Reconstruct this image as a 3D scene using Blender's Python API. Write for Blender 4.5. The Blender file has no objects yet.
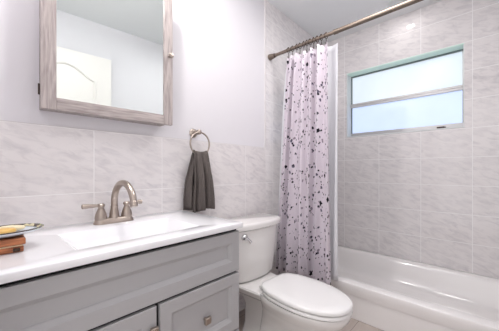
import bpy, bmesh, math, random
from mathutils import Vector, Matrix
R = math.radians
PI = math.pi
random.seed(7)
scene = bpy.context.scene
C = scene.collection

# ------------------------------------------------------------------ camera, world, light, exposure
CAM_H = 0.987
cd = bpy.data.cameras.new('camera')
cam = bpy.data.objects.new('camera', cd)
C.objects.link(cam)
cam.location = (0, 0, CAM_H)
cam.rotation_euler = (R(90), 0, R(43.08 - 90))
cd.sensor_width = 36
cd.lens = 18.094
cd.shift_y = 0.01002
cd.clip_start = 0.02
scene.camera = cam

scene.view_settings.view_transform = 'Standard'
scene.view_settings.look = 'None'
scene.view_settings.gamma = 1.0
scene.view_settings.use_curve_mapping = False
scene.view_settings.exposure = 0.18

w = bpy.data.worlds.new('world')
scene.world = w
w.use_nodes = True
bg = w.node_tree.nodes['Background']
bg.inputs[0].default_value = (1.0, 0.985, 0.99, 1)
bg.inputs[1].default_value = 1.5

def lamp(name, kind, loc, energy, color, rot=(0, 0, 0), size=0.1, sy=None):
    l = bpy.data.lights.new(name, kind)
    l.energy = energy
    l.color = color
    if kind == 'AREA':
        l.size = size
        if sy:
            l.shape = 'RECTANGLE'; l.size_y = sy
    else:
        l.shadow_soft_size = size
    o = bpy.data.objects.new(name, l)
    o.location = loc
    o.rotation_euler = rot
    C.objects.link(o)
    return o

VANITY_LAMP = 15
TUB_LAMP = 0.6
FILL_LAMP = 6.5
WIN_E = 0.95
# vanity and tub lamps, plus an added ceiling fill (housings further down)
lamp('vanity_bulb', 'POINT', (0.42, 0.97, 2.18), VANITY_LAMP, (1, .97, .96), size=0.03)
lamp('tub_downlight_bulb', 'AREA', (2.27, 0.49, 2.306), TUB_LAMP, (1, .96, .94), size=0.06)
lamp('fill_light_bulb', 'AREA', (1.32, 0.44, 2.25), FILL_LAMP, (1, .975, .97), size=0.31)  # soft overhead fill, added to brighten the room evenly

# ------------------------------------------------------------------ materials
def nt(name):
    m = bpy.data.materials.new(name)
    m.use_nodes = True
    t = m.node_tree
    return m, t, t.nodes, t.links, t.nodes['Principled BSDF']

def srgb(r, g, b):
    def f(c):
        c /= 255.0
        return c / 12.92 if c <= .04045 else ((c + .055) / 1.055) ** 2.4
    return (f(r), f(g), f(b), 1)

def plain(name, col, rough=.5, metal=0, var=.03, scale=12, bump=0, bscale=60, coat=0, spec=.5):
    m, t, N, L, p = nt(name)
    p.inputs['Roughness'].default_value = rough
    p.inputs['Metallic'].default_value = metal
    p.inputs['Specular IOR Level'].default_value = spec
    if coat:
        p.inputs['Coat Weight'].default_value = coat
        p.inputs['Coat Roughness'].default_value = .08
    tc = N.new('ShaderNodeTexCoord')
    nz = N.new('ShaderNodeTexNoise'); nz.inputs['Scale'].default_value = scale; nz.inputs['Detail'].default_value = 3
    L.new(tc.outputs['Object'], nz.inputs['Vector'])
    mx = N.new('ShaderNodeMix'); mx.data_type = 'RGBA'
    c = Vector(col[:3])
    mx.inputs[6].default_value = (*(c * (1 - var)), 1)
    mx.inputs[7].default_value = (*[min(1, k * (1 + var)) for k in c], 1)
    L.new(nz.outputs['Fac'], mx.inputs[0])
    L.new(mx.outputs[2], p.inputs['Base Color'])
    if bump:
        n2 = N.new('ShaderNodeTexNoise'); n2.inputs['Scale'].default_value = bscale; n2.inputs['Detail'].default_value = 4
        L.new(tc.outputs['Object'], n2.inputs['Vector'])
        b = N.new('ShaderNodeBump'); b.inputs['Strength'].default_value = bump; b.inputs['Distance'].default_value = .004
        L.new(n2.outputs['Fac'], b.inputs['Height'])
        L.new(b.outputs['Normal'], p.inputs['Normal'])
    return m

def tile_mat(name, axis, off, row=.215, zoff=.4174, grout=srgb(246, 244, 244), a=srgb(233, 229, 229), b=srgb(202, 198, 201)):
    """Glossy marbled wall tile, stacked joints; axis says which world axis runs along the wall."""
    m, t, N, L, p = nt(name)
    p.inputs['Roughness'].default_value = .055
    p.inputs['Specular IOR Level'].default_value = .4
    tc = N.new('ShaderNodeTexCoord')
    sp = N.new('ShaderNodeSeparateXYZ'); L.new(tc.outputs['Object'], sp.inputs[0])
    ax = N.new('ShaderNodeMath'); ax.operation = 'ADD'; ax.inputs[1].default_value = off
    L.new(sp.outputs[axis], ax.inputs[0])
    az = N.new('ShaderNodeMath'); az.operation = 'ADD'; az.inputs[1].default_value = zoff
    L.new(sp.outputs['Z'], az.inputs[0])
    cb = N.new('ShaderNodeCombineXYZ'); L.new(ax.outputs[0], cb.inputs[0]); L.new(az.outputs[0], cb.inputs[1])
    br = N.new('ShaderNodeTexBrick')
    br.inputs['Scale'].default_value = 1
    br.offset = 0.0; br.inputs['Brick Width'].default_value = .3185
    br.inputs['Row Height'].default_value = row
    br.inputs['Mortar Size'].default_value = .0021
    br.inputs['Mortar Smooth'].default_value = .3
    br.inputs['Color1'].default_value = (0, 0, 0, 1); br.inputs['Color2'].default_value = (1, 1, 1, 1)
    L.new(cb.outputs[0], br.inputs['Vector'])
    # veins: noise stretched along a falling diagonal, shifted per tile
    mp = N.new('ShaderNodeMapping')
    mp.inputs['Rotation'].default_value = (0, 0, R(18 if axis == 'X' else -18))
    L.new(cb.outputs[0], mp.inputs['Vector'])
    sc = N.new('ShaderNodeVectorMath'); sc.operation = 'MULTIPLY'; sc.inputs[1].default_value = (13.0, 34.0, 1)
    L.new(mp.outputs[0], sc.inputs[0])
    sh = N.new('ShaderNodeVectorMath'); sh.operation = 'MULTIPLY_ADD'; sh.inputs[1].default_value = (9, 13, 7)
    L.new(br.outputs['Color'], sh.inputs[0]); L.new(sc.outputs[0], sh.inputs[2])
    n1 = N.new('ShaderNodeTexNoise'); n1.inputs['Scale'].default_value = 1; n1.inputs['Detail'].default_value = 5
    n1.inputs['Roughness'].default_value = .6; n1.inputs['Distortion'].default_value = .6
    L.new(sh.outputs[0], n1.inputs['Vector'])
    rp = N.new('ShaderNodeValToRGB')
    rp.color_ramp.elements[0].position = .30; rp.color_ramp.elements[0].color = b
    rp.color_ramp.elements[1].position = .56; rp.color_ramp.elements[1].color = a
    L.new(n1.outputs['Fac'], rp.inputs[0])
    n2 = N.new('ShaderNodeTexNoise'); n2.inputs['Scale'].default_value = 4; n2.inputs['Detail'].default_value = 2
    L.new(tc.outputs['Object'], n2.inputs['Vector'])
    m2 = N.new('ShaderNodeMix'); m2.data_type = 'RGBA'
    m2.inputs[0].default_value = .5
    mlt = N.new('ShaderNodeMath'); mlt.operation = 'MULTIPLY'; mlt.inputs[1].default_value = .75
    L.new(n2.outputs['Fac'], mlt.inputs[0]); L.new(mlt.outputs[0], m2.inputs[0])
    L.new(rp.outputs[0], m2.inputs[6]); m2.inputs[7].default_value = a
    m3 = N.new('ShaderNodeMix'); m3.data_type = 'RGBA'
    L.new(br.outputs['Fac'], m3.inputs[0]); L.new(m2.outputs[2], m3.inputs[6]); m3.inputs[7].default_value = grout
    L.new(m3.outputs[2], p.inputs['Base Color'])
    bp = N.new('ShaderNodeBump'); bp.inputs['Strength'].default_value = .35; bp.inputs['Distance'].default_value = .002; bp.invert = True
    L.new(br.outputs['Fac'], bp.inputs['Height']); L.new(bp.outputs[0], p.inputs['Normal'])
    return m

def wood_mat(name, a, b, sx=(60, 60, 6), rough=.55):
    m, t, N, L, p = nt(name)
    p.inputs['Roughness'].default_value = rough
    tc = N.new('ShaderNodeTexCoord')
    mp = N.new('ShaderNodeMapping'); mp.inputs['Scale'].default_value = sx
    L.new(tc.outputs['Object'], mp.inputs['Vector'])
    nz = N.new('ShaderNodeTexNoise'); nz.inputs['Scale'].default_value = 1; nz.inputs['Detail'].default_value = 6; nz.inputs['Distortion'].default_value = .5
    L.new(mp.outputs[0], nz.inputs['Vector'])
    rp = N.new('ShaderNodeValToRGB')
    rp.color_ramp.elements[0].position = .32; rp.color_ramp.elements[0].color = a
    rp.color_ramp.elements[1].position = .62; rp.color_ramp.elements[1].color = b
    L.new(nz.outputs['Fac'], rp.inputs[0]); L.new(rp.outputs[0], p.inputs['Base Color'])
    bp = N.new('ShaderNodeBump'); bp.inputs['Strength'].default_value = .15; bp.inputs['Distance'].default_value = .002
    L.new(nz.outputs['Fac'], bp.inputs['Height']); L.new(bp.outputs[0], p.inputs['Normal'])
    return m

def plank_floor():
    m, t, N, L, p = nt('floor_planks')
    p.inputs['Roughness'].default_value = .45
    tc = N.new('ShaderNodeTexCoord')
    br = N.new('ShaderNodeTexBrick')
    br.inputs['Scale'].default_value = 1; br.inputs['Brick Width'].default_value = .9; br.inputs['Row Height'].default_value = .15
    br.inputs['Mortar Size'].default_value = .0015
    br.inputs['Color1'].default_value = srgb(206, 194, 186); br.inputs['Color2'].default_value = srgb(194, 181, 173)
    br.inputs['Mortar'].default_value = srgb(130, 118, 112)
    L.new(tc.outputs['Object'], br.inputs['Vector'])
    mp = N.new('ShaderNodeMapping'); mp.inputs['Scale'].default_value = (5, 50, 1)
    L.new(tc.outputs['Object'], mp.inputs['Vector'])
    nz = N.new('ShaderNodeTexNoise'); nz.inputs['Scale'].default_value = 1; nz.inputs['Detail'].default_value = 5
    L.new(mp.outputs[0], nz.inputs['Vector'])
    mx = N.new('ShaderNodeMix'); mx.data_type = 'RGBA'; mx.blend_type = 'MULTIPLY'; mx.inputs[0].default_value = .3
    L.new(br.outputs['Color'], mx.inputs[6]); L.new(nz.outputs['Color'], mx.inputs[7])
    hs = N.new('ShaderNodeRGBToBW'); L.new(nz.outputs['Color'], hs.inputs[0]); L.new(hs.outputs[0], mx.inputs[7])
    L.new(mx.outputs[2], p.inputs['Base Color'])
    return m

def terrazzo():
    m, t, N, L, p = nt('terrazzo_fabric')
    p.inputs['Roughness'].default_value = .75
    p.inputs['Specular IOR Level'].default_value = .2
    tc = N.new('ShaderNodeTexCoord')
    last = None
    base = srgb(226, 217, 226)
    prev = base
    for i, (scl, frac, r0, col) in enumerate([(30, .16, .25, srgb(150, 138, 150)), (23, .12, .27, srgb(92, 86, 104)),
                                               (34, .12, .26, srgb(46, 43, 56)), (15, .17, .23, srgb(26, 24, 34)), (44, .15, .26, srgb(36, 34, 44))]):
        mp = N.new('ShaderNodeMapping'); mp.inputs['Location'].default_value = (i * 3.7 + .31, i * 1.9, 0)
        mp.inputs['Rotation'].default_value = (0, 0, i * .6)
        L.new(tc.outputs['UV'], mp.inputs['Vector'])
        nz = N.new('ShaderNodeTexNoise'); nz.inputs['Scale'].default_value = scl * 1.7; nz.inputs['Detail'].default_value = 1
        L.new(mp.outputs[0], nz.inputs['Vector'])
        ad = N.new('ShaderNodeVectorMath'); ad.operation = 'MULTIPLY_ADD'
        ad.inputs[1].default_value = (.5 / scl,) * 3
        L.new(nz.outputs['Color'], ad.inputs[0]); L.new(mp.outputs[0], ad.inputs[2])
        vo = N.new('ShaderNodeTexVoronoi'); vo.voronoi_dimensions = '2D'; vo.distance = 'MANHATTAN' if i % 2 else 'EUCLIDEAN'
        vo.inputs['Scale'].default_value = scl
        L.new(ad.outputs[0], vo.inputs['Vector'])
        sep = N.new('ShaderNodeSeparateColor'); L.new(vo.outputs['Color'], sep.inputs[0])
        # radius = r0 * (.45 + .8 * G)
        ra = N.new('ShaderNodeMath'); ra.operation = 'MULTIPLY_ADD'; ra.inputs[1].default_value = r0 * .9; ra.inputs[2].default_value = r0 * .4
        L.new(sep.outputs[1], ra.inputs[0])
        lt = N.new('ShaderNodeMath'); lt.operation = 'LESS_THAN'
        L.new(vo.outputs['Distance'], lt.inputs[0]); L.new(ra.outputs[0], lt.inputs[1])
        ch = N.new('ShaderNodeMath'); ch.operation = 'LESS_THAN'; ch.inputs[1].default_value = frac
        L.new(sep.outputs[0], ch.inputs[0])
        mu = N.new('ShaderNodeMath'); mu.operation = 'MULTIPLY'
        L.new(lt.outputs[0], mu.inputs[0]); L.new(ch.outputs[0], mu.inputs[1])
        mx = N.new('ShaderNodeMix'); mx.data_type = 'RGBA'
        L.new(mu.outputs[0], mx.inputs[0])
        if last is None: mx.inputs[6].default_value = base
        else: L.new(last, mx.inputs[6])
        mx.inputs[7].default_value = col
        last = mx.outputs[2]
    L.new(last, p.inputs['Base Color'])
    tr = N.new('ShaderNodeBsdfTranslucent'); L.new(last, tr.inputs['Color'])
    ms = N.new('ShaderNodeMixShader'); ms.inputs[0].default_value = .12
    L.new(p.outputs[0], ms.inputs[1]); L.new(tr.outputs[0], ms.inputs[2])
    L.new(ms.outputs[0], N['Material Output'].inputs['Surface'])
    return m

def liner_mat():
    m, t, N, L, p = nt('liner_vinyl')
    p.inputs['Base Color'].default_value = srgb(248, 248, 251); p.inputs['Roughness'].default_value = .35
    tr = N.new('ShaderNodeBsdfTranslucent'); tr.inputs['Color'].default_value = srgb(244, 244, 248)
    ms = N.new('ShaderNodeMixShader'); ms.inputs[0].default_value = .3
    L.new(p.outputs[0], ms.inputs[1]); L.new(tr.outputs[0], ms.inputs[2])
    tp = N.new('ShaderNodeBsdfTransparent')
    m2 = N.new('ShaderNodeMixShader'); m2.inputs[0].default_value = .08
    L.new(ms.outputs[0], m2.inputs[1]); L.new(tp.outputs[0], m2.inputs[2])
    L.new(m2.outputs[0], N['Material Output'].inputs['Surface'])
    return m

def lit_glass(name, col, e):
    """frosted daylight glass: a lit window pane"""
    m, t, N, L, p = nt(name)
    p.inputs['Base Color'].default_value = (.25, .28, .3, 1)
    p.inputs['Roughness'].default_value = .3
    tc = N.new('ShaderNodeTexCoord')
    nz = N.new('ShaderNodeTexNoise'); nz.inputs['Scale'].default_value = 5; nz.inputs['Detail'].default_value = 2
    L.new(tc.outputs['Object'], nz.inputs['Vector'])
    mx = N.new('ShaderNodeMix'); mx.data_type = 'RGBA'
    mx.inputs[6].default_value = (*(Vector(col[:3]) * .93), 1); mx.inputs[7].default_value = (*(Vector(col[:3]) * 1.07), 1)
    L.new(nz.outputs['Fac'], mx.inputs[0])
    L.new(mx.outputs[2], p.inputs['Emission Color'])
    p.inputs['Emission Strength'].default_value = e
    return m

def emit(name, col, e):
    m, t, N, L, p = nt(name)
    p.inputs['Emission Color'].default_value = col; p.inputs['Emission Strength'].default_value = e
    return m

M = {}
M['paint'] = plain('wall_paint', srgb(228, 226, 230), .6, var=.01, bump=.08, bscale=220)
M['ceil'] = plain('ceiling_paint', srgb(240, 242, 243), .7, var=.01, bump=.08, bscale=200)
M['tile_w'] = tile_mat('marble_wainscot_tile', 'X', -.338 + .637 * 3, .272, .272 * 2 - .347)
M['tile_x'] = tile_mat('marble_tile_long_wall', 'X', -.338 + .637 * 3, .215, .645 + .215 - .891 + .215)
M['tile_y'] = tile_mat('marble_tile_window_wall', 'Y', -.0625 + .637 * 3, grout=srgb(250, 249, 249))
M['edge'] = plain('tile_edge', srgb(214, 210, 210), .3, var=.01)
M['floor'] = plank_floor()
M['mint'] = plain('pale_mint', srgb(222, 246, 235), .45, var=.02)  # pale mint base colour, used on the window head only
M['reveal'] = plain('reveal_paint', srgb(222, 226, 226), .5, var=.01)
M['alu'] = plain('brushed_aluminium', srgb(196, 194, 194), .38, .55, var=.03)
M['aludark'] = plain('dark_gasket', srgb(120, 132, 134), .5, 0, var=.03)
M['pane_up'] = lit_glass('upper_frosted_glass', (.80, .90, 1.0, 1), WIN_E * .74)
M['pane_lo'] = lit_glass('lower_frosted_glass', (.58, .70, 1.0, 1), WIN_E * .90)
M['tub'] = plain('white_enamel', srgb(244, 241, 240), .12, var=.005, coat=.4)
M['china'] = plain('white_china', srgb(238, 236, 234), .1, var=.005, coat=.5)
M['seatp'] = plain('white_seat_plastic', srgb(240, 239, 238), .16, var=.005, coat=.3)
M['counter'] = plain('cultured_marble', srgb(240, 240, 243), .14, var=.006, coat=.4)
M['grey'] = plain('grey_cabinet_paint', srgb(172, 171, 173), .32, var=.02, bump=.03, bscale=90)
M['black'] = plain('painted_gap_shade', srgb(20, 20, 22), .8, var=.02)
M['nickel'] = plain('brushed_nickel', srgb(178, 166, 156), .28, 1, var=.04)
M['rod'] = plain('rod_nickel', srgb(134, 122, 112), .5, 1, var=.05)
M['chrome'] = plain('chrome', srgb(220, 220, 222), .08, 1, var=.02)
M['bronze'] = plain('dark_ring_metal', srgb(74, 64, 58), .4, 1, var=.05)
M['wood'] = wood_mat('weathered_grey_wood_upright', srgb(146, 136, 134), srgb(190, 180, 177), (110, 110, 9))
M['woodh'] = wood_mat('weathered_grey_wood_level', srgb(146, 136, 134), srgb(190, 180, 177), (9, 110, 110))
M['mirror'] = plain('mirror_silver', (.76, .81, .79, 1), .01, 1, var=0)
M['towel'] = plain('grey_terry', srgb(106, 99, 96), .95, var=.22, scale=90, bump=.9, bscale=420, spec=.1)
M['hem'] = plain('grey_terry_hem', srgb(112, 105, 103), .9, var=.08, scale=120, bump=.3, bscale=500, spec=.1)
M['curtain'] = terrazzo()
M['liner'] = liner_mat()
M['redwood'] = wood_mat('red_brown_wood', srgb(134, 70, 40), srgb(206, 132, 86), (12, 90, 90), .4)
M['dish'] = plain('pale_blue_glaze', srgb(226, 234, 242), .18, var=.02, coat=.4)
M['soap'] = plain('yellow_soap', srgb(228, 184, 104), .4, var=.10, scale=40)
M['soapb'] = plain('cream_soap', srgb(240, 226, 190), .4, var=.08, scale=60)
M['door'] = plain('door_paint', srgb(240, 236, 232), .4, var=.01)

def rim_pattern():
    m, t, N, L, p = nt('dark_speckled_rim')
    p.inputs['Roughness'].default_value = .25
    tc = N.new('ShaderNodeTexCoord')
    vo = N.new('ShaderNodeTexVoronoi'); vo.inputs['Scale'].default_value = 75
    L.new(tc.outputs['Object'], vo.inputs['Vector'])
    rp = N.new('ShaderNodeValToRGB'); rp.color_ramp.interpolation = 'CONSTANT'
    rp.color_ramp.elements[0].position = 0; rp.color_ramp.elements[0].color = srgb(64, 48, 40)
    rp.color_ramp.elements[1].position = .45; rp.color_ramp.elements[1].color = srgb(214, 204, 170)
    e = rp.color_ramp.elements.new(.72); e.color = srgb(120, 128, 80)
    sp = N.new('ShaderNodeSeparateColor'); L.new(vo.outputs['Color'], sp.inputs[0])
    L.new(sp.outputs[0], rp.inputs[0]); L.new(rp.outputs[0], p.inputs['Base Color'])
    return m
M['rim'] = rim_pattern()

# ------------------------------------------------------------------ geometry helpers
def obj(name, bm, mat, parent=None, smooth=False, bevel=0, seg=2, sub=0, ang=40):
    me = bpy.data.meshes.new(name)
    bmesh.ops.recalc_face_normals(bm, faces=bm.faces)
    bm.to_mesh(me); bm.free()
    o = bpy.data.objects.new(name, me)
    C.objects.link(o)
    if mat: me.materials.append(M[mat])
    if parent: o.parent = parent
    if bevel:
        b = o.modifiers.new('bevel', 'BEVEL'); b.width = bevel; b.segments = seg; b.limit_method = 'ANGLE'; b.angle_limit = R(35)
        b.harden_normals = False
    if sub:
        s = o.modifiers.new('sub', 'SUBSURF'); s.levels = sub; s.render_levels = sub
    if smooth or bevel or sub:
        for p in me.polygons: p.use_smooth = True
        if not sub:
            try: me.set_sharp_from_angle(angle=R(ang))
            except Exception: pass
    return o

def tag(o, label=None, cat=None, group=None, kind=None):
    if label: o['label'] = label
    if cat: o['category'] = cat
    if group: o['group'] = group
    if kind: o['kind'] = kind
    return o

def empty(name, loc, label, cat, group=None, rz=0):
    o = bpy.data.objects.new(name, None)
    o.empty_display_size = .05
    C.objects.link(o)
    o.location = loc; o.rotation_euler = (0, 0, rz)
    return tag(o, label, cat, group)

def box(bm, x0, x1, y0, y1, z0, z1):
    vs = [bm.verts.new((x, y, z)) for x in (x0, x1) for y in (y0, y1) for z in (z0, z1)]
    for f in ((0, 1, 3, 2), (4, 6, 7, 5), (0, 4, 5, 1), (2, 3, 7, 6), (0, 2, 6, 4), (1, 5, 7, 3)):
        bm.faces.new([vs[i] for i in f])

def bx(*boxes):
    bm = bmesh.new()
    for b in boxes: box(bm, *b)
    return bm

def loft(bm, rings, cap0=True, cap1=True, closed=True):
    rows = [[bm.verts.new(p) for p in r] for r in rings]
    n = len(rows[0])
    for a, b in zip(rows, rows[1:]):
        for i in range(n if closed else n - 1):
            j = (i + 1) % n
            bm.faces.new((a[i], a[j], b[j], b[i]))
    if cap0: bm.faces.new(list(reversed(rows[0])))
    if cap1: bm.faces.new(rows[-1])
    return rows

def lathe(bm, prof, n=32, mat=Matrix.Identity(4)):
    """prof: list of (radius, height) about local z"""
    rings = []
    for r, h in prof:
        rings.append([mat @ Vector((max(r, 1e-4) * math.cos(2 * PI * i / n), max(r, 1e-4) * math.sin(2 * PI * i / n), h)) for i in range(n)])
    loft(bm, rings)

def tube(bm, pts, rad, n=16, closed=False):
    pts = [Vector(p) for p in pts]
    if not isinstance(rad, (list, tuple)): rad = [rad] * len(pts)
    m = len(pts)
    T = []
    for i in range(m):
        if closed: d = pts[(i + 1) % m] - pts[i - 1]
        else: d = pts[min(i + 1, m - 1)] - pts[max(i - 1, 0)]
        T.append(d.normalized())
    up = Vector((0, 0, 1)) if abs(T[0].z) < .9 else Vector((1, 0, 0))
    nrm = (up - T[0] * up.dot(T[0])).normalized()
    rings = []
    for i in range(m):
        nrm = (nrm - T[i] * nrm.dot(T[i])).normalized()
        bi = T[i].cross(nrm)
        rings.append([pts[i] + (nrm * math.cos(2 * PI * k / n) + bi * math.sin(2 * PI * k / n)) * rad[i] for k in range(n)])
    if closed:
        rings.append(rings[0])
        rows = [[bm.verts.new(p) for p in r] for r in rings[:-1]]
        for a in range(m):
            A, B = rows[a], rows[(a + 1) % m]
            for i in range(n):
                j = (i + 1) % n
                bm.faces.new((A[i], A[j], B[j], B[i]))
    else:
        loft(bm, rings)

def rrect(cx, cy, hx, hy, r, z, k=6):
    out = []
    for qx, qy, a0 in ((1, 1, 0), (-1, 1, 90), (-1, -1, 180), (1, -1, 270)):
        for i in range(k + 1):
            a = R(a0 + 90 * i / k)
            out.append((cx + qx * (hx - r) + r * math.cos(a), cy + qy * (hy - r) + r * math.sin(a), z))
    return out

AX = Matrix.Rotation(R(90), 4, 'Y')      # local z -> world x
AY = Matrix.Rotation(R(90), 4, 'X')      # local z -> world -y
def at(x, y, z): return Matrix.Translation((x, y, z))

# ------------------------------------------------------------------ setting
WX, WY, CZ = 2.475, 1.25, 2.325
X0, YB = -0.06, -0.23                    # west wall face, wall behind the camera
AB = YB - .12                            # the tub alcove reaches a little further back
ALC = 1.52                               # start of the full-height tile
WY0, WY1, WZ0, WZ1 = 0.108, 0.996, 1.316, 1.9465    # window opening
def struct(name, bm, mat, **k):
    return tag(obj(name, bm, mat, **k), kind='structure')

struct('floor', bx((-1.0, WX + .2, AB - .1, WY + .15, -.06, 0)), 'floor')
struct('ceiling', bx((X0 - .1, WX + .2, AB - .1, WY + .15, CZ, CZ + .06)), 'ceil')
struct('wall_north', bx((X0 - .1, WX + .2, WY + .008, WY + .12, 0, CZ)), 'paint')
struct('wall_south', bx((X0 - .1, ALC, YB - .1, YB, 0, CZ), (ALC - .1, WX + .2, AB - .1, AB, 0, CZ)), 'paint')
struct('wall_west', bx((X0 - .1, X0, .56, WY + .008, 0, CZ), (X0 - .1, X0, YB, .56, 2.08, CZ), (X0 - .1, X0, YB, YB + .05, 0, 2.08)), 'paint')
struct('wall_east', bx((WX, WX + .16, AB, WY0, 0, CZ), (WX, WX + .16, WY1, WY + .008, 0, CZ),
                       (WX, WX + .16, WY0, WY1, 0, WZ0), (WX, WX + .16, WY0, WY1, WZ1, CZ)), 'tile_y')
struct('trim_1', bx((X0, ALC, WY, WY + .008, 0, 1.163)), 'tile_w')                # tiled wainscot
struct('trim_2', bx((ALC, WX, WY - .001, WY + .008, 0, CZ)), 'tile_x')            # tiled end of the tub alcove
struct('trim_3', bx((ALC - .004, ALC, WY - .003, WY + .008, 1.163, CZ)), 'edge')  # edge strip of the alcove tile
struct('trim_4', bx((X0, ALC - .004, WY - .0005, WY + .008, 1.163, 1.166)), 'edge')
struct('trim_5', bx((ALC, WX, AB, AB + .008, 0, CZ)), 'tile_x')             # tile at the far end of the tub

# window ------------------------------------------------------------
XF = WX + .105
win = struct('window_1', bx((XF, XF + .045, WY0, WY1, WZ0, WZ0 + .047), (XF, XF + .045, WY0, WY1, WZ1 - .018, WZ1),
                            (XF, XF + .045, WY0, WY0 + .016, WZ0 + .047, WZ1 - .018), (XF, XF + .045, WY1 - .014, WY1, WZ0 + .047, WZ1 - .018)), 'alu', bevel=.002)
win['label'] = 'aluminium window with two frosted panes high in the tiled wall'
win['category'] = 'window'
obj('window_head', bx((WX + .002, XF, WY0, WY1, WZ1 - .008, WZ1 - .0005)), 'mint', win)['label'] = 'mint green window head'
obj('window_jamb', bx((WX + .002, XF, WY1 - .006, WY1 - .0005, WZ0, WZ1 - .008)), 'reveal', win)
obj('window_jamb', bx((WX + .002, XF, WY0 + .0005, WY0 + .006, WZ0, WZ1 - .008)), 'reveal', win)
obj('window_sill', bx((WX - .003, XF, WY0 + .0005, WY1 - .0005, WZ0 - .006, WZ0 + .004)), 'reveal', win, bevel=.002)
g = [(XF - .004, XF + .004, WY0 + .006, WY1 - .006, WZ1 - .020, WZ1 - .008), (XF - .004, XF + .004, WY1 - .016, WY1 - .006, WZ0 + .047, WZ1 - .026),
     (XF - .004, XF + .004, WY0 + .006, WY0 + .013, WZ0 + .047, 1.62)]
obj('gasket', bx(*g), 'aludark', win)
obj('meeting_rail', bx((XF - .012, XF + .03, WY0 + .006, WY1 - .006, 1.620, 1.658), (XF - .016, XF - .012, WY0 + .006, WY1 - .006, 1.640, 1.655)), 'alu', win, bevel=.002)
obj('upper_pane', bx((XF + .018, XF + .024, WY0 + .012, WY1 - .012, 1.655, WZ1 - .014)), 'pane_up', win)['label'] = 'white frosted upper pane'
obj('lower_pane', bx((XF + .012, XF + .018, WY0 + .012, WY1 - .012, WZ0 + .04, 1.626)), 'pane_lo', win)['label'] = 'pale blue frosted lower pane'
bm = bx((XF - .014, XF, .235, .285, WZ0 + .014, WZ0 + .030))
box(bm, XF - .020, XF - .012, .225, .268, WZ0 + .018, WZ0 + .026)
obj('latch', bm, 'bronze', win, bevel=.002)

# door leaf standing open against the wall behind the camera (seen in the mirror)
bm = bx((0.02, 0.685, YB + .02, YB + .055, .01, 2.0))
dr = struct('door_1', bm, 'door', bevel=.002)
def panel_path(x0, x1, z0, z1, arch):
    p = [(x0, z0), (x1, z0), (x1, z1)]
    n = 14
    for i in range(1, n):
        s = i / n
        p.append((x1 + (x0 - x1) * s, z1 + arch * math.sin(PI * s) ** 1.4))
    p.append((x0, z1))
    return p
for zz in ((.22, .88, 0), (1.02, 1.77, .11)):
    pa = panel_path(.13, .555, *zz)
    dense = []
    for a, b in zip(pa, pa[1:] + pa[:1]):
        k = max(1, int(math.dist(a, b) / .05))
        for i in range(k): dense.append((a[0] + (b[0] - a[0]) * i / k, YB + .056, a[1] + (b[1] - a[1]) * i / k))
    bm = bmesh.new(); tube(bm, dense, .012, 8, closed=True)
    obj('panel_moulding', bm, 'door', dr, smooth=True)
bm = bmesh.new()
lathe(bm, [(.028, 0), (.028, .008), (.012, .012), (.012, .035), (.026, .045), (.028, .06), (.018, .07), (0, .072)], 20, at(.10, YB + .055, .95) @ Matrix.Rotation(R(-90), 4, 'X'))
obj('door_knob', bm, 'nickel', dr, smooth=True)

# ------------------------------------------------------------------ bathtub
TX0, TX1, TY0, TY1, TZ = 1.68, WX - .002, AB + .012, WY - .004, .232
tub = empty('bathtub', (2.07, .43, 0), 'long white alcove bathtub against the tiled window wall', 'bathtub')
def loc(o, p):
    """keep world coordinates when o sits under the empty p"""
    o.matrix_parent_inverse = Matrix.Translation(p.location).inverted() if p.rotation_euler.z == 0 else (Matrix.Translation(p.location) @ Matrix.Rotation(p.rotation_euler.z, 4, 'Z')).inverted()
    return o
cx, cy = (TX0 + TX1) / 2, (TY0 + TY1) / 2
hx, hy = (TX1 - TX0) / 2, (TY1 - TY0) / 2
K = 8
rings = [rrect(cx, cy, hx - .006, hy - .002, .006, TZ - .075, K), rrect(cx, cy, hx - .001, hy - .001, .008, TZ - .05, K),
         rrect(cx, cy, hx, hy, .010, TZ - .030, K), rrect(cx, cy, hx, hy, .012, TZ - .005, K), rrect(cx, cy, hx - .0015, hy - .0015, .012, TZ - .0015, K),
         rrect(cx, cy, hx - .005, hy - .005, .014, TZ, K)]
ix = cx + .008
for d, z, r in ((.066, TZ, .10), (.074, TZ - .003, .11), (.082, TZ - .012, .12), (.090, TZ - .03, .12), (.108, TZ - .10, .13), (.125, .075, .14), (.15, .052, .14), (.19, .045, .12)):
    e = .03 + (TZ - z) * .12
    rings.append(rrect(ix, cy, hx - d, hy - d - e + .03, r, z, K))
bm = bmesh.new(); loft(bm, rings, cap0=False)
loc(obj('basin', bm, 'tub', tub, smooth=True, ang=60), tub)
bm = bx((TX0 + .010, TX0 + .03, TY0 + .004, TY1 - .003, .0, TZ - .03))
loc(obj('apron', bm, 'tub', tub, bevel=.004), tub)
bm = bmesh.new(); lathe(bm, [(.03, 0), (.03, .004), (.022, .006), (0, .006)], 24, at(2.08, TY0 + .36, .045))
loc(obj('drain', bm, 'chrome', tub, smooth=True), tub)

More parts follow.
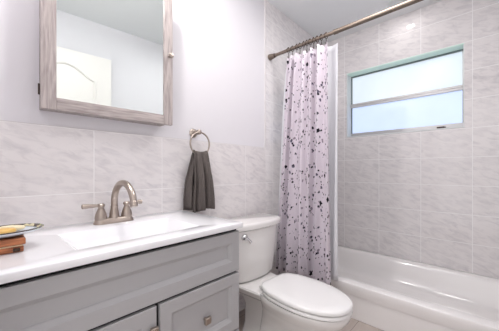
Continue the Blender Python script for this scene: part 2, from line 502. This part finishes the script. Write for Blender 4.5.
# ------------------------------------------------------------------ vanity cabinet and top
VX0, VX1, VYF, VZ = X0 + .004, .766, .777, .742
van = empty('vanity_cabinet', (.34, 1.0, 0), 'grey painted vanity cabinet with framed panels under the white sink top', 'cabinet')
bm = bmesh.new()
def rect(x0, x1, y0, y1, z): return [(x0, y0, z), (x1, y0, z), (x1, y1, z), (x0, y1, z)]
loft(bm, [rect(VX0 + .01, VX1 - .01, VYF + .07, WY - .01, 0), rect(VX0 + .01, VX1 - .01, VYF + .07, WY - .01, .09), rect(VX0, VX1, VYF + .019, WY - .002, .0901),
          rect(VX0, VX1, VYF + .019, WY - .002, VZ - .0005), rect(VX0 + .016, VX1 - .016, VYF + .035, WY - .018, VZ - .0005), rect(VX0 + .016, VX1 - .016, VYF + .035, WY - .018, .12)])
loc(obj('body', bm, 'grey', van, bevel=.0015), van)
bm = bx((VX0 + .003, VX1 - .003, VYF + .0165, VYF + .0185, .10, VZ - .002))
loc(obj('gap_shade', bm, 'black', van), van)  # black sheet behind the fronts, shade of the gaps put in as colour
def framed(x0, x1, z0, z1, ml=.05, mb=.05, yf=VYF, dep=.015):
    """a front with a raised frame, a bevelled step and a sunk flat panel"""
    bm = bmesh.new()
    def ring(i, j, y): return [bm.verts.new((x, y, z)) for x, z in ((x0 + i, z0 + j), (x1 - i, z0 + j), (x1 - i, z1 - j), (x0 + i, z1 - j))]
    rs = [ring(0, 0, yf + .016), ring(0, 0, yf + .002), ring(.002, .002, yf), ring(ml, mb, yf), ring(ml + .001, mb + .001, yf + .003),
          ring(ml + .012, mb + .012, yf + .010), ring(ml + .0135, mb + .0135, yf + dep)]
    for a, b in zip(rs, rs[1:]):
        for k in range(4): bm.faces.new((a[k], a[(k + 1) % 4], b[(k + 1) % 4], b[k]))
    bm.faces.new(rs[-1]); bm.faces.new(list(reversed(rs[0])))
    return bm
loc(obj('false_front', framed(VX0 + .003, VX1, .556, .726, .043, .046), 'grey', van, bevel=.0018), van)
drw = loc(obj('drawer', framed(.401, VX1, .305, .546, .042, .045), 'grey', van, bevel=.0018), van)
dor = loc(obj('door', framed(VX0 + .003, .390, .10, .546, .05, .05), 'grey', van, bevel=.0018), van)
drw2 = loc(obj('drawer', framed(.401, VX1, .10, .299, .042, .045), 'grey', van, bevel=.0018), van)
def square_knob(x, z, par, y=VYF):
    bm = bmesh.new()
    lathe(bm, [(.007, 0), (.006, .012)], 12, at(x, y + .001, z) @ AY)
    box(bm, x - .013, x + .013, y - .024, y - .012, z - .013, z + .013)
    o = obj('knob', bm, 'nickel', par, bevel=.002)

    return o
square_knob(.590, .414, drw, VYF + .010)
square_knob(.372, .478, dor, VYF)
square_knob(.590, .200, drw2, VYF + .010)

top = empty('washbasin', (.35, 1.0, VZ), 'glossy white washbasin top with a sunken rectangular bowl on the grey cabinet', 'sink')
CT = .7645
SX0, SX1, SY0, SY1 = .176, .606, .832, 1.092
bm = bmesh.new()
ccx, ccy = (X0 + .002 + .77) / 2, (.757 + WY - .001) / 2
hcx, hcy = (.77 - X0 - .002) / 2, (WY - .001 - .757) / 2
scx, scy, shx, shy = (SX0 + SX1) / 2, (SY0 + SY1) / 2, (SX1 - SX0) / 2, (SY1 - SY0) / 2
rings = [rrect(ccx, ccy, hcx - .002, hcy - .002, .004, VZ, 5), rrect(ccx, ccy, hcx, hcy, .004, VZ + .003, 5), rrect(ccx, ccy, hcx, hcy, .004, CT - .004, 5),
         rrect(ccx, ccy, hcx - .0012, hcy - .0012, .004, CT - .0012, 5), rrect(ccx, ccy, hcx - .004, hcy - .004, .004, CT, 5),
         rrect(scx, scy, shx, shy, .014, CT, 5), rrect(scx, scy, shx - .004, shy - .004, .014, CT - .002, 5), rrect(scx, scy, shx - .010, shy - .010, .016, CT - .007, 5),
         rrect(scx, scy, shx - .034, shy - .030, .022, CT - .034, 5), rrect(scx, scy, shx - .055, shy - .050, .030, CT - .055, 5), rrect(scx, scy, shx - .090, shy - .075, .030, CT - .066, 5),
         rrect(scx, scy, .02, .02, .015, CT - .072, 5)]
loft(bm, rings, cap0=False)
loc(obj('countertop', bm, 'counter', top, smooth=True, ang=50), top)
bm = bmesh.new(); lathe(bm, [(.022, 0), (.022, .003), (.016, .005), (.015, .002), (0, .003)], 24, at(scx, scy, CT - .0715))
loc(obj('drain', bm, 'chrome', top, smooth=True), top)

# faucet ------------------------------------------------------------
FX, FY, FZ = .392, 1.166, CT
fau = empty('faucet', (FX, FY, FZ), 'brushed nickel two handle faucet with a gooseneck spout behind the sink', 'faucet')
bm = bmesh.new()
loft(bm, [rrect(0, 0, .079, .026, .024, 0.0005, 8), rrect(0, 0, .079, .026, .024, .006, 8), rrect(0, 0, .076, .023, .022, .010, 8), rrect(0, 0, .074, .021, .02, .018, 8), rrect(0, 0, .070, .018, .017, .021, 8)])
obj('base_plate', bm, 'nickel', fau, smooth=True)
bm = bmesh.new(); lathe(bm, [(.021, .018), (.021, .024), (.0195, .028), (.0185, .040), (.0155, .058), (.0145, .064), (.0155, .066), (.0155, .070), (.0130, .072)], 28)
obj('spout_body', bm, 'nickel', fau, smooth=True)
rad_ = .102
pts = [(0, 0, (.060 + .010 * i)) for i in range(3)]
zc = .084
for i in range(1, 21):
    a = PI * (i / 20) * .93
    pts.append((0, -rad_ + rad_ * math.cos(a), zc + .088 * math.sin(a)))
rr = [.0136] * 3 + [.0136 - .0014 * i / 20 for i in range(1, 21)]
bm = bmesh.new(); tube(bm, pts, rr, 18)
obj('spout', bm, 'nickel', fau, smooth=True)
e = Vector(pts[-1]); d = (Vector(pts[-1]) - Vector(pts[-2])).normalized()
bm = bmesh.new(); tube(bm, [e - d * .004, e - d * .001, e + d * .004, e + d * .016, e + d * .018], [.0105, .0135, .0142, .0142, .012], 18)
obj('aerator', bm, 'nickel', fau, smooth=True)
for s in (-1, 1):
    bm = bmesh.new()
    lathe(bm, [(.022, .018), (.0235, .022), (.0225, .030), (.020, .042), (.013, .060), (.0105, .066), (.0115, .070), (.0145, .073), (.0145, .080), (.011, .084), (0, .085)], 24, at(s * .0515, 0, 0))
    hb = obj('handle', bm, 'nickel', fau, smooth=True)
    bm = bmesh.new()
    tube(bm, [(s * x, 0, z) for x, z in ((.058, .077), (.066, .077), (.072, .0775), (.09, .078), (.108, .078), (.118, .078), (.121, .078))], [.0055, .006, .0068, .0082, .0098, .0098, .006], 14)
    obj('lever', bm, 'nickel', hb, smooth=True)

# ------------------------------------------------------------------ mirror cabinet
HX, HZ0, HZ1, HYF = .149, 1.217, 1.915, 1.206
mc = empty('mirror_cabinet', (HX, WY, HZ0), 'wall hung mirror cabinet with a weathered grey wood frame, door slightly ajar', 'mirror cabinet')
bm = bx((HX + .004, HX + .50, HYF + .001, WY + .0075, HZ0 + .004, HZ1 - .004))
loc(obj('box', bm, 'wood', mc, bevel=.001), mc)
door_m = bmesh.new()
# door in its own hinged frame: local origin at the hinge edge, x along the door
W_, D_ = .520, .020
ang = R(-2.8)
RM = at(HX, HYF, 0) @ Matrix.Rotation(ang, 4, 'Z')
def put(bm): bmesh.ops.transform(bm, matrix=RM, verts=bm.verts); return bm
fw = .047
door_m.free()
for a in (0, W_ - fw): loc(obj('door_stile', put(bx((a, a + fw, -D_, 0, HZ0, HZ1))), 'wood', mc, bevel=.002), mc)
for a in (HZ0, HZ1 - fw): loc(obj('door_rail', put(bx((fw, W_ - fw, -D_ + .0005, 0, a, a + fw))), 'woodh', mc, bevel=.002), mc)
loc(obj('mirror', put(bx((fw - .003, W_ - fw + .003, -D_ + .006, -D_ + .010, HZ0 + fw - .003, HZ1 - fw + .003))), 'mirror', mc), mc)
bm = bmesh.new()
lathe(bm, [(.006, 0), (.005, .010), (.011, .014), (.0135, .020), (.011, .025), (0, .027)], 18, at(W_ - .018, -D_, 1.562) @ AY)
loc(obj('knob', put(bm), 'nickel', mc, smooth=True), mc)
for z in (1.29, 1.83):
    bm = bmesh.new(); tube(bm, [(HX - .002, HYF + .002, z - .02), (HX - .002, HYF + .002, z + .02)], .004, 10)
    loc(obj('hinge', bm, 'bronze', mc, smooth=True), mc)

# ------------------------------------------------------------------ lamps
vl = empty('vanity_light', (.42, WY + .008, 2.16), 'nickel wall light above the mirror cabinet', 'lamp')
bm = bmesh.new(); lathe(bm, [(.06, 0), (.06, .012), (.045, .02), (0, .021)], 28, at(.42, WY + .0075, 2.16) @ AY)
loc(obj('backplate', bm, 'nickel', vl, smooth=True), vl)
bm = bmesh.new(); tube(bm, [(.42, WY, 2.16), (.42, 1.12, 2.17), (.42, 1.02, 2.23), (.42, .97, 2.255)], .008, 12)
loc(obj('arm', bm, 'nickel', vl, smooth=True), vl)
bm = bmesh.new(); lathe(bm, [(.018, 2.265), (.026, 2.25), (.03, 2.22), (.031, 2.218), (.027, 2.22), (.02, 2.245), (.0, 2.25)], 24, at(.42, .97, 0))
loc(obj('lamp_holder', bm, 'nickel', vl, smooth=True), vl)

cl = empty('fill_light', (1.32, .44, CZ), 'unseen flush white ceiling fitting added as fill light for the room', 'lamp')  # body for the added fill, out of view
bm = bmesh.new(); lathe(bm, [(.19, CZ - .0005), (.19, CZ - .03), (.18, CZ - .06), (.165, CZ - .06), (.165, CZ - .02), (0, CZ - .02)], 40, at(1.32, .44, 0))
loc(obj('housing', bm, 'reveal', cl, smooth=True), cl)
dl = empty('downlight', (2.27, .49, CZ), 'small white ceiling downlight over the bathtub', 'lamp')
bm = bmesh.new(); lathe(bm, [(.085, CZ - .0005), (.085, CZ - .010), (.075, CZ - .012), (.072, CZ - .002), (0, CZ - .002)], 36, at(2.27, .49, 0))
loc(obj('trim_ring', bm, 'reveal', dl, smooth=True), dl)

# ------------------------------------------------------------------ toilet
TC = 1.165
toi = empty('toilet', (TC, .85, 0), 'white two piece toilet with closed lid between the vanity and the tub', 'toilet')
def egg(cx_, yb, yf, hw, z, bw=.72, n=72, p=2.25):
    """plan outline: blunt at the back (yb), long rounded front (yf)"""
    out = []
    ym = yb + (yf - yb) * .42
    for i in range(n):
        a = 2 * PI * i / n
        c, s = math.cos(a), math.sin(a)
        if c >= 0:   # front half
            ex = 2 / p
            x = hw * math.copysign(abs(s) ** ex, s); y = ym + (yf - ym) * abs(c) ** ex
        else:
            ex = 2 / 5.5
            k = abs(c) ** ex
            x = hw * math.copysign(abs(s) ** ex, s) * (1 - (1 - bw) * k ** 2); y = ym + (yb - ym) * k
        out.append((cx_ + x, y, z))
    return out
# bowl and pedestal in one body
bm = bmesh.new()
loft(bm, [egg(TC, .97, .53, .100, 0.0, .9), egg(TC, .97, .53, .102, .012, .9), egg(TC, .965, .55, .090, .03, .9), egg(TC, .96, .57, .078, .09, .9),
          egg(TC, .95, .575, .076, .14, .9), egg(TC, .94, .545, .090, .19, .85), egg(TC, .93, .490, .124, .24, .82), egg(TC, .925, .455, .154, .285, .8),
          egg(TC, .92, .449, .160, .305, .8), egg(TC, .92, .452, .157, .315, .8)])
# shelf that carries the tank
def slab(y0, y1, hw0, hw1, z0, z1, r=.02):
    rows = []
    for z, g in ((z0, .03), (z0 + .02, .01), (z1 - .008, 0), (z1, .006)):
        rows.append([(TC - hw0 + g, y0 + g * .3, z), (TC + hw0 - g, y0 + g * .3, z), (TC + hw1 - g, y1 - g, z), (TC - hw1 + g, y1 - g, z)])
    loft(bm, rows)
slab(.86, 1.215, .125, .165, .255, .309)
# trapway block behind the bowl
rows = []
for z, hw, y1 in ((0, .080, 1.10), (.05, .060, 1.10), (.16, .048, 1.11), (.22, .055, 1.15), (.265, .085, 1.18)):
    rows.append(rrect(TC, (.85 + y1) / 2, hw, (y1 - .85) / 2, .03, z, 4))
loft(bm, rows)
loc(obj('bowl', bm, 'china', toi, smooth=True, ang=50), toi)
bm = bmesh.new()
loft(bm, [egg(TC, .89, .468, .136, .3160, .78), egg(TC, .89, .468, .136, .3200, .78), egg(TC, .905, .446, .158, .3202, .78), egg(TC, .905, .443, .161, .3225, .78), egg(TC, .905, .443, .161, .333, .78), egg(TC, .905, .446, .158, .3365, .78), egg(TC, .90, .452, .150, .337, .78)])
loc(obj('seat', bm, 'seatp', toi, smooth=True, ang=50), toi)
bm = bmesh.new()
loft(bm, [egg(TC, .888, .470, .134, .3375, .78), egg(TC, .888, .470, .134, .3415, .78), egg(TC, .908, .447, .157, .3418, .78), egg(TC, .908, .443, .161, .344, .78), egg(TC, .908, .443, .161, .353, .78), egg(TC, .906, .447, .158, .359, .78),
          egg(TC, .902, .455, .150, .3625, .78), egg(TC, .88, .50, .11, .3645, .78), egg(TC, .78, .60, .04, .3655, .78)])
loc(obj('lid', bm, 'seatp', toi, smooth=True, ang=50), toi)
for s in (-1, 1):
    bm = bmesh.new(); tube(bm, [(TC + s * .055, .914, .328), (TC + s * .095, .914, .328)], .011, 14)
    loc(obj('hinge', bm, 'seatp', toi, smooth=True), toi)
def tank_ring(hw, y0, y1, z, bow=.040, n=14):
    """front bows towards the room"""
    out = [(TC + .012 + hw, y1, z), (TC + .012 - hw, y1, z)]
    for i in range(n + 1):
        s = -1 + 2 * i / n
        out.append((TC + .012 + hw * s, y0 + (1 - abs(s) ** 2.6) * -bow + (0.012 * abs(s) ** 10), z))
    return out
bm = bmesh.new()
loft(bm, [tank_ring(.165, 1.076, 1.215, .310), tank_ring(.188, 1.064, 1.22, .328), tank_ring(.200, 1.060, 1.22, .42), tank_ring(.219, 1.052, 1.222, .615), tank_ring(.220, 1.052, 1.222, .628)])
loc(obj('tank', bm, 'china', toi, smooth=True, bevel=.006, ang=60), toi)
bm = bmesh.new()
loft(bm, [tank_ring(.226, 1.046, 1.224, .629), tank_ring(.236, 1.036, 1.228, .635), tank_ring(.238, 1.034, 1.229, .657), tank_ring(.234, 1.038, 1.226, .668), tank_ring(.222, 1.050, 1.218, .6725)])
loc(obj('tank_lid', bm, 'china', toi, smooth=True, ang=50), toi)
bm = bmesh.new()
lathe(bm, [(.021, -.004), (.021, .006), (.014, .012), (.012, .020), (.0, .021)], 24, at(TC - .118, 1.022, .592) @ AY)
tube(bm, [(TC - .118, 1.008, .592), (TC - .10, 1.004, .580), (TC - .085, 1.002, .562)], [.008, .007, .009], 12)
loc(obj('flush_lever', bm, 'chrome', toi, smooth=True), toi)

# ------------------------------------------------------------------ towel ring and towel
RX, RZ = .856, 1.208
tr_ = empty('towel_ring', (RX, WY, RZ), 'round nickel towel ring on the wall beside the mirror cabinet', 'towel ring')
bm = bmesh.new()
lathe(bm, [(.026, 0), (.026, .006), (.022, .010), (.015, .014), (.012, .024), (.012, .046), (.015, .050), (.015, .064), (.010, .068), (0, .069)], 24, at(RX, WY + .0075, RZ) @ AY)
loc(obj('post', bm, 'nickel', tr_, smooth=True), tr_)
rc, rrad = Vector((RX + .004, 1.193, RZ - .068)), .066
bm = bmesh.new()
tube(bm, [(rc.x + rrad * math.sin(2 * PI * i / 48), rc.y, rc.z + rrad * math.cos(2 * PI * i / 48)) for i in range(48)], .0048, 12, closed=True)
loc(obj('ring', bm, 'nickel', tr_, smooth=True), tr_)

zb = rc.z - rrad
def towel_mesh():
    bm = bmesh.new()
    uvl = bm.loops.layers.uv.new('uv')
    nu, rows = 60, []
    path = []
    for i in range(16): path.append(('b', i / 15))       # back layer, going up
    for i in range(1, 6): path.append(('o', i / 6))      # over the ring
    for i in range(26): path.append(('f', i / 25))       # front layer, going down
    for kind, s in path:
        row = []
        for k in range(nu + 1):
            q = k / nu * 2 - 1
            if kind == 'b': drop = (1 - s); z = zb + .012 - drop * .315; side = 1
            elif kind == 'o': drop = 0; z = zb + .013 + .006 * math.sin(PI * s); side = 1 - 2 * s
            else: drop = s; z = zb + .012 - drop * .325; side = -1
            spread = .046 + .034 * min(1, drop * 1.25) ** .75
            xo = rc.x + (-.020 if kind == 'b' else .012) * min(1, drop * 2) + .006 * drop
            x = xo + q * spread * (.90 if kind == 'b' else 1)
            amp = .008 + .011 * drop
            fold = amp * math.sin(q * 7.5 + .8 + (2 if kind == 'b' else 0)) + amp * .5 * math.sin(q * 15 + 1.3 * drop)
            y = rc.y + side * (.013 + .011 * min(1, drop * 2.5)) + fold * (.25 + .75 * min(1, drop * 3))
            if kind == 'o': y = rc.y + side * .013 + fold * .25
            z += .006 * math.sin(q * 3 + 1) * drop + (.010 * (abs(q) ** 2) * (1 - drop) * -1) + (rrad - math.sqrt(rrad ** 2 - (q * .048) ** 2)) * .9 * max(0, 1 - drop * 3)
            row.append(bm.verts.new((x, min(y, 1.240), z)))
        rows.append(row)
    for a, b in zip(rows, rows[1:]):
        for i in range(nu): bm.faces.new((a[i], a[i + 1], b[i + 1], b[i]))
    return bm
tw = obj('hand_towel', towel_mesh(), 'towel', smooth=True, ang=180)
tag(tw, 'dark grey terry hand towel hanging from the nickel towel ring', 'towel')
md = tw.modifiers.new('solid', 'SOLIDIFY'); md.thickness = .006; md.offset = 0

# ------------------------------------------------------------------ shower rod, rings, curtain, liner
RDX, RDZ = 1.57, 1.888
rod = empty('shower_curtain_rod', (RDX, WY, RDZ), 'brushed nickel tension rod across the tub opening', 'curtain rod')
def ycyl(y0, y1, r0, r1=None, n=20):
    bm = bmesh.new(); tube(bm, [(RDX, y0, RDZ), (RDX, (y0 + y1) / 2, RDZ), (RDX, y1, RDZ)], [r0, ((r1 or r0) + r0) / 2, r1 or r0], n); return bm
loc(obj('outer_tube', ycyl(AB + .04, .70, .0145), 'rod', rod, smooth=True), rod)
loc(obj('inner_tube', ycyl(.695, WY - .03, .0120), 'rod', rod, smooth=True), rod)
loc(obj('collar', ycyl(.690, .715, .0160), 'rod', rod, smooth=True), rod)
for y0, y1, r0, r1 in ((WY - .052, WY - .0015, .0165, .024), (AB + .055, AB + .0085, .0165, .024)):
    loc(obj('end_cap', ycyl(y0, y1, r0, r1), 'rod', rod, smooth=True), rod)
loc(obj('end_band', ycyl(WY - .060, WY - .052, .015), 'bronze', rod, smooth=True), rod)

def fold_sheet(x0, ytop, ybot, zt, zb_, nf, amp_t, amp_b, width, tilt=0., seed=0, sc=0, flare=.9):
    rnd = random.Random(seed)
    ph = [rnd.uniform(-.5, .5) for _ in range(40)]
    bm = bmesh.new(); uv = bm.loops.layers.uv.new('uv')
    nu, nv = nf * 14, 40
    rows = []
    for j in range(nv + 1):
        t = j / nv                                   # 0 at the top
        row = []
        for i in range(nu + 1):
            s = i / nu
            w_ = s + .012 * math.sin(2 * PI * s * 2.3 + ph[1]) + .008 * math.sin(t * 3 + s * 9)
            y = ytop[0] + (ytop[1] - ytop[0]) * w_
            tt = t ** flare
            y = y + (ybot[0] + (ybot[1] - ybot[0]) * w_ - y) * tt
            k = int(s * nf)
            am = (amp_t + (amp_b - amp_t) * t) * (1 + .35 * math.sin(k * 2.1 + ph[2]))
            a = 2 * PI * nf * (s + .018 * math.sin(5 * s + t * 2))
            x = x0 + am * math.sin(a) + am * .25 * math.sin(2 * a + t * 2) + tilt * t
            y += am * .30 * math.cos(a) * (.4 + .6 * t)
            z = zt + (zb_ - zt) * t - (0 if j else sc * (0.5 - .5 * math.cos(2 * PI * nf * s)))
            row.append((bm.verts.new((x, y, z)), s * width, z))
        rows.append(row)
    for a, b in zip(rows, rows[1:]):
        for i in range(nu):
            q = (a[i], a[i + 1], b[i + 1], b[i])
            f = bm.faces.new([v[0] for v in q])
            for l, v in zip(f.loops, q): l[uv].uv = (v[1], v[2])
    return bm
cu = obj('shower_curtain', fold_sheet(RDX - .006, (1.075, .752), (1.190, .735), 1.832, .215, 6, .022, .026, 1.10, 0, 3, .006), 'curtain', smooth=True, ang=180)
tag(cu, 'pale lilac shower curtain with dark terrazzo speckles, bunched at the left of the tub', 'shower curtain')
s_ = cu.modifiers.new('solid', 'SOLIDIFY'); s_.thickness = .0015; s_.offset = 0
li = obj('shower_liner', fold_sheet(RDX + .058, (1.110, .714), (1.240, .718), 1.836, .245, 6, .010, .012, .9, .008, 11, flare=.55), 'liner', smooth=True, ang=180)
tag(li, 'plain white vinyl liner hanging behind the speckled shower curtain', 'shower liner')
s_ = li.modifiers.new('solid', 'SOLIDIFY'); s_.thickness = .001; s_.offset = 0

# rings
ring0 = empty('curtain_ring', (RDX, 1.07, RDZ), 'small dark metal curtain ring on the nickel rod, holding the speckled shower curtain', 'curtain ring', 'curtain rings on the shower rod')
bm = bmesh.new()
tube(bm, [(.0168 * math.sin(2 * PI * i / 28), 0, -.003 + .0168 * math.cos(2 * PI * i / 28)) for i in range(28)], .0022, 8, closed=True)
hoop = obj('hoop', bm, 'bronze', ring0, smooth=True)
bm = bmesh.new()
tube(bm, [(0, 0, -.020), (.004, 0, -.032), (.004, 0, -.050), (0, 0, -.060), (-.006, 0, -.056), (-.007, 0, -.048)], .0020, 8)
hook = obj('hook', bm, 'bronze', ring0, smooth=True)
bm = bmesh.new(); lathe(bm, [(0, -.007), (.005, -.0045), (.0062, 0), (.005, .0045), (0, .007)], 12, at(0, 0, .0155))
bead = obj('bead', bm, 'bronze', ring0, smooth=True)
ys = [1.07, 1.035, .998, .972, .94, .915, .89, .862, .835, .805, .77]
for i, y in enumerate(ys):
    if i == 0: r = ring0
    else:
        r = ring0.copy(); C.objects.link(r)
        for ch in (hoop, hook, bead):
            c = ch.copy(); C.objects.link(c); c.parent = r
    r.location = (RDX, y, RDZ); r.rotation_euler = (0, 0, random.uniform(-.35, .35))

# ------------------------------------------------------------------ wooden box, dish and soaps at the left of the top
wb = empty('wooden_box', (.03, 1.0, CT), 'low red-brown wooden box on the white vanity top at the left', 'box')
bm = bx((-.05, .080, .925, 1.055, CT + .0005, CT + .016)); loc(obj('box_base', bm, 'redwood', wb, bevel=.002), wb)
bm = bx((-.048, .078, .927, 1.053, CT + .016, CT + .0195)); loc(obj('inlay', bm, 'soapb', wb), wb)
wb.children[-1]['label'] = 'pale inlay band'
bm = bx((-.05, .084, .922, 1.058, CT + .0195, CT + .038)); loc(obj('box_lid', bm, 'redwood', wb, bevel=.003), wb)
bm = bx((.058, .072, .918, .9245, CT + .004, CT + .013)); loc(obj('clasp', bm, 'bronze', wb, bevel=.001), wb)
DX, DY, DZ = .046, .985, CT + .0385
ds = empty('oval_dish', (DX, DY, DZ), 'pale blue oval dish with a dark speckled rim, on the wooden box', 'dish')
def oval(a, b, z, n=48): return [(a * math.cos(2 * PI * i / n), b * math.sin(2 * PI * i / n), z) for i in range(n)]
bm = bmesh.new()
loft(bm, [oval(.04, .032, 0), oval(.044, .036, .0015), oval(.07, .060, .008), oval(.083, .072, .015), oval(.084, .073, .017), oval(.081, .070, .0165), oval(.066, .056, .010), oval(.042, .034, .0045)])
obj('bowl', bm, 'dish', ds, smooth=True, ang=60)
bm = bmesh.new()
rg = [oval(.0845, .0735, .0168), oval(.0850, .0740, .0185), oval(.080, .069, .0195), oval(.070, .060, .0145), oval(.070, .060, .013)]
loft(bm, rg, False, False)
obj('rim', bm, 'rim', ds, smooth=True)['label'] = 'dark and cream speckled rim'
def soap(name, x, y, z, a, b, h, rz, mat, label):
    bm = bmesh.new()
    loft(bm, [oval(a * .6, b * .6, 0), oval(a * .9, b * .9, h * .15), oval(a, b, h * .45), oval(a * .9, b * .9, h * .82), oval(a * .55, b * .55, h)])
    o = obj(name, bm, mat, smooth=True, ang=70)
    o.location = (x, y, z); o.rotation_euler = (0, 0, rz)
    return tag(o, label, 'soap', 'soaps in the oval dish')
soap('soap', DX - .018, DY - .016, DZ + .007, .042, .022, .016, .15, 'soap', 'yellow soap bar lying at the front of the oval dish')
soap('soap', DX + .012, DY + .024, DZ + .009, .034, .016, .014, -.3, 'soapb', 'cream soap bar lying behind the yellow one in the oval dish')

toi.rotation_euler = (0, 0, R(-3))      # the bowl stands slightly turned
